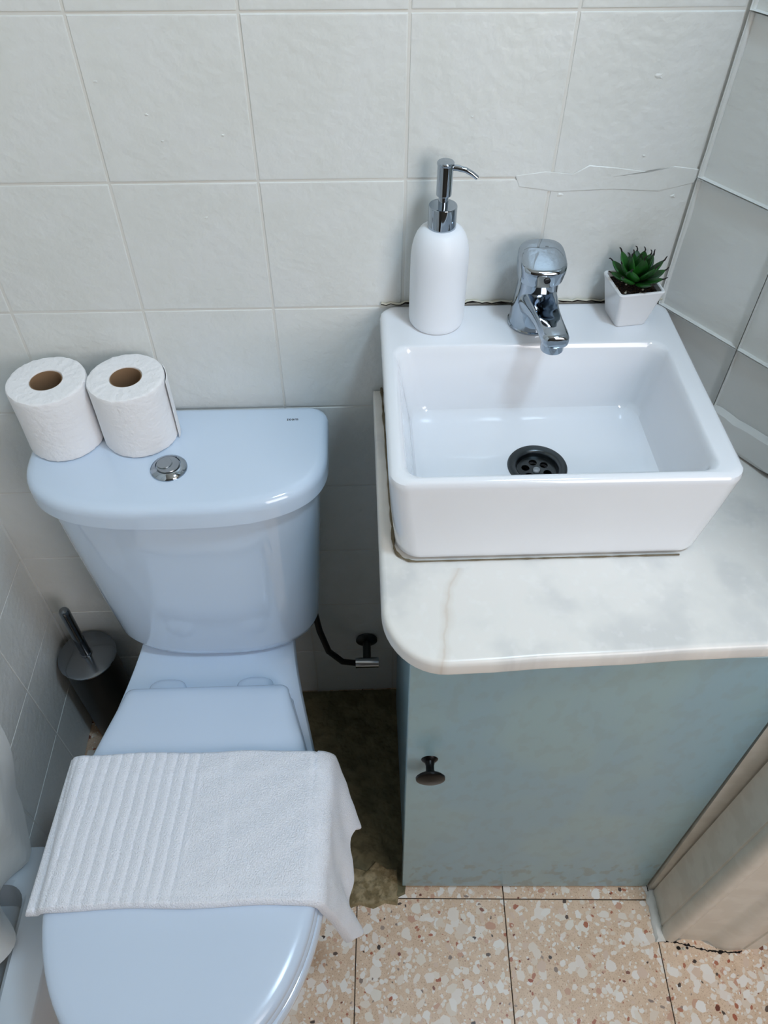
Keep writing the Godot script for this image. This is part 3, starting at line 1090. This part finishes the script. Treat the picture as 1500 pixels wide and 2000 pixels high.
func towel() -> void:
	var o := thing("towel", "folded white ribbed terry towel laid across the toilet lid", "towel")
	# centre line across the lid, then down the right side; parameter u is length along the cloth
	var nu := 370
	var nv := 70
	var th := 0.0075
	var V := PackedVector3Array()
	var F := PackedInt32Array()
	var grid := []
	for side in 2:
		for j in nv + 1:
			var v := j / float(nv)
			for i in nu + 1:
				var f := i / float(nu)
				# flap length grows towards the front
				var flap := lerpf(0.11, 0.215, smoothstep(0.0, 1.0, v))
				flap -= 0.020 * exp(-pow((v - 0.28) / 0.10, 2.0)) - 0.018 * exp(-pow((v - 0.08) / 0.05, 2.0))
				flap *= 1.0 - 0.16 * smoothstep(0.86, 1.0, v)
				var flat := 0.352
				var total := flat + flap
				var u := f * total
				var z := lerpf(0.329, 0.521, v) + 0.006 * (f - 0.3) + 0.0012 * sin(f * 21.0)
				var x := -0.010 + 0.012 * (1.0 - v) + u
				var xe := -0.010 + flat
				var y := 0.0
				var nx := 0.0
				var ny := 1.0
				if u < flat - 0.02:
					y = lid_y(x, z) + 0.0004
					if x < 0.012:
						y -= 0.5 * pow(0.012 - x, 1.2)
				else:
					# bend over the lid's edge and hang, splaying outwards
					var d := u - (flat - 0.02)
					var R := 0.016
					var amax := 1.37 + 0.06 * v
					var a := minf(d / R, amax)
					var bx := xe - 0.02 + 0.012 * (1.0 - v) + R * sin(a)
					var by := 0.4405 - R * (1.0 - cos(a))
					var rest := d - amax * R
					if rest > 0.0:
						bx += rest * cos(amax)
						by -= rest * sin(amax)
						var g := rest / 0.17
						bx += 0.007 * g * sin(v * 7.5 + 0.6) + 0.004 * g * sin(v * 17.0)
						z += 0.055 * g * (1.0 - v) - 0.004 * g * v
					x = bx
					y = by
					nx = sin(a)
					ny = cos(a)
				var rel := 0.0
				var uu := u + 0.003 * v
				if uu < 0.185:
					var w := fposmod(uu + 0.0004 * sin(z * 90.0), 0.0148) / 0.0148
					rel = 0.0030 * pow(absf(sin(w * PI)), 0.5)
				else:
					rel = 0.0026 + 0.0008 * sin(u * 90.0 + z * 35.0) * sin(z * 120.0)
				# the pile thins towards every edge so the border looks rolled
				var edge := minf(minf(v, 1.0 - v) * 0.19, minf(f, 1.0 - f) * total)
				var rollf := sqrt(clampf(1.0 - pow(1.0 - clampf(edge / 0.004, 0, 1), 2.0), 0, 1))
				var h := (th + rel) * (0.45 + 0.55 * rollf)
				if side == 0:
					V.append(Vector3(x + nx * h, y + ny * h, z))
				else:
					V.append(Vector3(x, y, z))
	var st := (nu + 1) * (nv + 1)
	for side in 2:
		for j in nv:
			for i in nu:
				var q := side * st + j * (nu + 1) + i
				var w := q + nu + 1
				if side == 0:
					F.append_array([q, w, q + 1, q + 1, w, w + 1])
				else:
					F.append_array([q, q + 1, w, q + 1, w + 1, w])
	var bord := []
	for i in nu:
		bord.append([i, i + 1])
	for j in nv:
		bord.append([j * (nu + 1) + nu, (j + 1) * (nu + 1) + nu])
	for i in range(nu, 0, -1):
		bord.append([nv * (nu + 1) + i, nv * (nu + 1) + i - 1])
	for j in range(nv, 0, -1):
		bord.append([j * (nu + 1), (j - 1) * (nu + 1)])
	for e in bord:
		F.append_array([e[0], e[1], e[1] + st, e[0], e[1] + st, e[0] + st])
	part(o, "cloth", fin(V, F, 75.0), M.terry)

# ---------------------------------------------------------------- lamp
func ceiling_lamp() -> void:
	var o := thing("ceiling_lamp", "round white ceiling lamp above the basin", "lamp", Vector3(0.90, 2.40, 0.66))
	part(o, "rose", lathe([[0.135, -0.0005], [0.140, -0.004], [0.140, -0.020], [0.135, -0.024], [0.0005, -0.024]], 48, 35.0), M.frame)
	part(o, "lamp_cover", lathe([[0.130, -0.022], [0.130, -0.040], [0.120, -0.060], [0.095, -0.070], [0.05, -0.0745], [0.0005, -0.076]], 48, 40.0), M.lamp_glow)

# ---------------------------------------------------------------- small things
func soap_dispenser() -> void:
	var o := thing("soap_dispenser", "white soap dispenser bottle with a chrome pump at the basin's left corner", "dispenser", Vector3(0.4925, 0.92, 0.0355))
	part(o, "bottle", lathe([[0.0262, 0.0], [0.0285, 0.0006], [0.0303, 0.0035], [0.0310, 0.008], [0.0312, 0.03], [0.0312, 0.076], [0.0310, 0.084], [0.0302, 0.092], [0.0286, 0.0995], [0.0262, 0.1060], [0.0230, 0.1110], [0.0190, 0.1143], [0.0140, 0.1158], [0.0005, 0.1160]], 64, 40.0), M.bottle)
	part(o, "foot", lathe([[0.0255, 0.0], [0.0268, 0.0], [0.0268, 0.001], [0.0255, 0.001]], 48, 30.0, true), M.dark)
	part(o, "collar", lathe([[0.0143, 0.1140], [0.0148, 0.1150], [0.0148, 0.1375], [0.0143, 0.1383], [0.0130, 0.1386], [0.0005, 0.1386]], 48, 35.0), M.chrome)
	part(o, "pump_stem", lathe([[0.0052, 0.138], [0.0052, 0.150], [0.0005, 0.150]], 28, 35.0), M.chrome)
	var h := part(o, "pump_head", lathe([[0.0060, 0.1485], [0.0076, 0.1490], [0.0078, 0.1500], [0.0080, 0.1785], [0.0086, 0.1800], [0.0086, 0.1815], [0.0078, 0.1824], [0.0005, 0.1827]], 40, 35.0), M.chrome)
	part(h, "nozzle", tube([Vector3(0.004, 0.1765, 0.0), Vector3(0.012, 0.1763, 0.001), Vector3(0.020, 0.1748, 0.0025), Vector3(0.026, 0.1718, 0.0035), Vector3(0.0315, 0.1678, 0.0042)], [0.0030, 0.0029, 0.0027, 0.0025, 0.0023], 18), M.chrome)
	part(h, "nozzle_mouth", tube([Vector3(0.0314, 0.16785, 0.0042), Vector3(0.0317, 0.1676, 0.0042)], [0.0016, 0.0016], 14), M.dark)

func faucet() -> void:
	var o := thing("faucet", "chrome single-lever basin faucet between soap dispenser and succulent", "faucet", Vector3(0.6015, 0.92, 0.041))
	part(o, "base_ring", lathe([[0.0250, 0.0], [0.0272, 0.0003], [0.0274, 0.0022], [0.0262, 0.0032], [0.0005, 0.0034]], 48, 35.0), M.chrome)
	var rs := []
	for q in [[0.0258, 0.0258, 0.0032, 0.0], [0.0255, 0.0255, 0.010, 0.0], [0.0243, 0.0243, 0.024, 0.0002], [0.0230, 0.0230, 0.040, 0.0008], [0.0222, 0.0224, 0.052, 0.0016], [0.0218, 0.0220, 0.0595, 0.0022], [0.0205, 0.0205, 0.0605, 0.0022]]:
		rs.append(sup(q[0], q[1], 2.1, q[2], 48, 0.0, q[3]))
	part(o, "body", loft(rs, 35.0), M.chrome)
	# spout: broad at the body, narrowing to a blunt end, arched underneath
	rs = []
	var secs := [[0.000, 0.0210, 0.0345, 0.0200], [0.012, 0.0212, 0.0350, 0.0195], [0.022, 0.0200, 0.0360, 0.0165], [0.034, 0.0176, 0.0372, 0.0132], [0.048, 0.0158, 0.0385, 0.0108], [0.064, 0.0148, 0.0398, 0.0096], [0.080, 0.0146, 0.0405, 0.0092], [0.092, 0.0146, 0.0405, 0.0090], [0.0985, 0.0140, 0.0404, 0.0086], [0.1025, 0.0122, 0.0403, 0.0076], [0.1045, 0.0088, 0.0402, 0.0056]]
	for q in secs:
		var ring := PackedVector3Array()
		for k in 40:
			var t := TAU * k / 40.0
			var cx := cos(t)
			var sy := sin(t)
			var yy: float = q[3] * signf(sy) * pow(absf(sy), 2.0 / 2.7)
			# shallow trough along the top of the spout
			var dish := 0.0
			if sy > 0.0 and q[0] > 0.015 and q[0] < 0.09:
				dish = 0.0038 * pow(maxf(0.0, 1.0 - pow(cx / 0.72, 2.0)), 1.0) * smoothstep(0.015, 0.034, q[0]) * (1.0 - smoothstep(0.062, 0.088, q[0]))
			ring.append(Vector3(q[1] * signf(cx) * pow(absf(cx), 2.0 / 2.7) + 0.0050 * q[0] / 0.1, q[2] + yy - dish, q[0] * 0.93))
		rs.append(ring)
	part(o, "spout", loft(rs, 45.0), M.chrome)
	var ae := part(o, "aerator", lathe([[0.0105, 0.0], [0.0118, 0.0003], [0.0122, 0.0012], [0.0122, 0.0085], [0.0116, 0.0092], [0.0116, 0.0102], [0.0126, 0.0108], [0.0126, 0.014], [0.0005, 0.014]], 40, 30.0), M.chrome)
	ae.position = Vector3(0.0046, 0.0240, 0.0835)
	part(ae, "mesh_disc", lathe([[0.0098, -0.0002], [0.0005, -0.0002], [0.0005, 0.0004], [0.0098, 0.0004]], 28, 30.0, true), M.dark)
	# lever cap with a sloping top
	rs = []
	for q in [[0.0232, 0.0232, 0.0610, 0.0, 2.3], [0.0246, 0.0246, 0.0618, 0.0, 2.3], [0.0250, 0.0252, 0.0640, 0.0, 2.4], [0.0256, 0.0262, 0.0735, 0.03, 2.8], [0.0256, 0.0266, 0.0795, 0.10, 3.0], [0.0252, 0.0262, 0.0832, 0.16, 3.0], [0.0240, 0.0250, 0.0855, 0.20, 3.0], [0.0215, 0.0228, 0.0868, 0.22, 3.0], [0.0150, 0.0160, 0.0878, 0.23, 2.8], [0.0040, 0.0044, 0.0882, 0.23, 2.5]]:
		var ring := sup(q[0], q[1], q[4], 0.0, 56)
		var r2 := PackedVector3Array()
		for p in ring:
			r2.append(Vector3(p.x, q[2] - q[3] * p.z, p.z + 0.0035))
		rs.append(r2)
	var lv := part(o, "lever", loft(rs, 32.0), M.chrome)
	var sc := part(lv, "screw_cap", lathe([[0.0036, 0.0], [0.0036, 0.0010], [0.0030, 0.0012], [0.0027, 0.0002], [0.0004, 0.0002]], 24, 30.0), M.black_plastic)
	sc.transform = Transform3D(Basis(Vector3.RIGHT, Vector3(0, 0, 1), Vector3(0, -1, 0)), Vector3(0.002, 0.0712, 0.0294))

func leaf_mesh() -> ArrayMesh:
	# unit leaf along +y, plump, with a pointed end; slightly hollow on its upper (+z) side
	var rs := []
	for k in 15:
		var f := k / 14.0
		var w := 0.225 * pow(sin(PI * pow(f * 0.93 + 0.07, 1.25)), 0.75) if f < 0.97 else 0.012
		w = maxf(w, 0.012)
		var ring := PackedVector3Array()
		for q in 14:
			var t := TAU * q / 14.0
			var zz := sin(t) * w * 0.42
			if sin(t) > 0:
				zz -= 0.5 * w * 0.42 * (1.0 - pow(cos(t), 2.0))
			ring.append(Vector3(cos(t) * w, f, zz + 0.16 * f * f))
		rs.append(ring)
	return loft(rs, 60.0)

func succulent() -> void:
	var o := thing("potted_succulent", "small green succulent in a white square pot on the basin corner", "plant", Vector3(0.7115, 0.92, 0.0345), 0.14)
	var rs := []
	for q in [[0.0165, 0.0, 0.004], [0.0180, 0.0006, 0.005], [0.0188, 0.0030, 0.005], [0.0215, 0.018, 0.005], [0.0252, 0.0405, 0.0045], [0.0262, 0.0435, 0.0042], [0.0266, 0.0455, 0.004], [0.0258, 0.0466, 0.0038], [0.0240, 0.0466, 0.0034], [0.0232, 0.0458, 0.0032], [0.0226, 0.038, 0.003]]:
		rs.append(rr(-q[0], q[0], -q[0], q[0], q[2], q[1], 5))
	part(o, "pot", loft(rs, 40.0), M.pot)
	rs = []
	for q in [[0.0224, 0.0385], [0.0222, 0.0405]]:
		rs.append(rr(-q[0], q[0], -q[0], q[0], 0.003, q[1], 4))
	var so := part(o, "soil", loft(rs, 30.0), M.soil)
	var gv := lathe([[0.3, -0.8], [1.0, -0.2], [0.8, 0.5], [0.2, 0.8]], 6, 25.0)
	for k in 60:
		var g := part(so, "grit", gv, M.soil if k % 4 else M.caulk)
		var s := rng.randf_range(0.0008, 0.0019)
		g.transform = Transform3D(Basis.from_euler(Vector3(rng.randf() * 3, rng.randf() * 6, rng.randf() * 3)).scaled(Vector3.ONE * s), Vector3(rng.randf_range(-0.020, 0.020), 0.0408, rng.randf_range(-0.020, 0.020)))
	var lm := leaf_mesh()
	var tip := tube([Vector3(0, 0.96, 0.15), Vector3(0.01, 1.03, 0.17), Vector3(-0.02, 1.09, 0.20), Vector3(-0.07, 1.12, 0.20)], [0.03, 0.025, 0.02, 0.012], 6)
	var c0 := Vector3(0.001, 0.046, 0.0)
	var layers := [[8, 0.28, 0.033, 0.1], [7, 0.66, 0.033, 0.5], [5, 1.02, 0.033, 0.35], [2, 1.32, 0.028, 0.8]]
	for L in layers:
		for k in L[0]:
			var az: float = TAU * (k + L[3]) / L[0] + rng.randf_range(-0.12, 0.12)
			var el: float = L[1] + rng.randf_range(-0.1, 0.1)
			var ln: float = L[2] * rng.randf_range(0.88, 1.1)
			var d := Vector3(cos(az) * cos(el), sin(el), sin(az) * cos(el))
			var inw := Vector3(-cos(az) * sin(el), cos(el), -sin(az) * sin(el))
			var sd := d.cross(inw)
			var lf := part(o, "leaf", lm, M.leaf)
			lf.transform = Transform3D(Basis(sd * ln, d * ln, inw * ln), c0 + d * 0.002)
			part(lf, "leaf_tip", tip, M.leaf_tip)

func paper_rolls() -> void:
	var spots := [[0.0385, 0.0605, 0.0455, "white toilet paper roll at the tank's left end", 0.3], [0.1300, 0.0575, 0.0450, "white toilet paper roll with loose sheet end, beside the flush button", 0.0]]
	for s in spots:
		var r: float = s[2]
		var o := thing("toilet_paper_roll", s[3], "paper roll", Vector3(s[0], 0.7758, s[1]), s[4], "toilet paper rolls on the tank")
		# paper, with an uneven wound side and a hole through it
		var rs := []
		var n := 72
		var prof := [[0.0185, 0.001], [r - 0.004, 0.0], [r - 0.0012, 0.0006], [r, 0.003], [r, 0.018], [r, 0.034], [r, 0.05], [r, 0.066], [r, 0.080], [r, 0.0865], [r - 0.001, 0.0892], [r - 0.004, 0.0902], [r * 0.7, 0.0900], [0.0195, 0.0898], [0.0185, 0.0885]]
		for q in prof:
			var ring := PackedVector3Array()
			for k in n:
				var t := TAU * k / n
				var w := 1.0
				if q[0] > 0.03:
					w += 0.006 * sin(t * 3.0 + s[4] * 9.0) + 0.006 * sin(t * 5.0 + q[1] * 60.0) + rng.randf_range(-0.003, 0.003)
				ring.append(Vector3(q[0] * w * cos(t), q[1] + (rng.randf_range(-0.0006, 0.0006) if q[0] > 0.03 else 0.0), q[0] * w * sin(t)))
			rs.append(ring)
		var pp := part(o, "paper", loft(rs, 45.0, true, true, true), M.paper)
		part(o, "core", lathe([[0.0184, 0.0015], [0.0184, 0.0885], [0.0176, 0.0885], [0.0176, 0.0015]], 40, 35.0, true), M.cardboard)
		if s[0] > 0.1:
			# loose end of the sheet, curling away at the right
			var a := PackedVector3Array()
			var V := []
			for k in 9:
				var f := k / 8.0
				var t := -0.55 + 0.75 * f
				var rad := r + 0.0002 + 0.0032 * f * f
				var ring := PackedVector3Array()
				for q in [[0.0, 0.0015], [0.0008, 0.0015], [0.0008, 0.0885], [0.0, 0.0885]]:
					ring.append(Vector3((rad + q[0]) * cos(t), q[1], (rad + q[0]) * sin(t)))
				V.append(ring)
			part(pp, "loose_sheet", loft(V, 40.0), M.paper)

func brush() -> void:
	var o := thing("toilet_brush", "steel toilet brush with round lid in the corner beside the toilet", "brush", Vector3(-0.084, 0.0, 0.056))
	part(o, "holder", lathe([[0.040, 0.002], [0.044, 0.002], [0.045, 0.006], [0.046, 0.20], [0.0455, 0.252], [0.042, 0.254], [0.0005, 0.254]], 48, 35.0), M.black_plastic, "black brush holder")
	part(o, "lid", lathe([[0.0005, 0.255], [0.0490, 0.255], [0.0498, 0.2562], [0.0494, 0.2580], [0.044, 0.2600], [0.02, 0.2625], [0.012, 0.2640], [0.0005, 0.2642]], 64, 30.0), M.steel, "round steel lid")
	part(o, "handle", lathe([[0.0105, 0.262], [0.0105, 0.266], [0.0088, 0.268], [0.0088, 0.386], [0.0084, 0.391], [0.0066, 0.3945], [0.0030, 0.3958], [0.0005, 0.396]], 32, 35.0), M.steel, "chrome handle rod")

func water_valve() -> void:
	var o := thing("water_valve", "small chrome water valve on the dark wall between toilet and cabinet", "valve", Vector3(0.405, 0.195, 0.0015))
	part(o, "wall_rose", tube([Vector3(0, 0, 0), Vector3(0, 0, 0.003), Vector3(0, 0, 0.007)], [0.020, 0.020, 0.011], 28), M.drain)
	part(o, "stem", tube([Vector3(0, 0, 0.005), Vector3(0, 0, 0.046)], [0.0075, 0.0075], 20), M.drain)
	part(o, "body", tube([Vector3(-0.022, 0, 0.05), Vector3(-0.021, 0, 0.05), Vector3(0.021, 0, 0.05), Vector3(0.022, 0, 0.05)], [0.006, 0.0095, 0.0095, 0.006], 20), M.chrome)
	part(o, "hose", tube([Vector3(-0.02, 0, 0.05), Vector3(-0.045, 0.01, 0.052), Vector3(-0.068, 0.05, 0.054), Vector3(-0.08, 0.12, 0.056), Vector3(-0.084, 0.17, 0.058), Vector3(-0.086, 0.203, 0.06)], [0.0055, 0.0055, 0.0055, 0.0055, 0.0055, 0.0055], 14), M.black_plastic, "black supply hose")
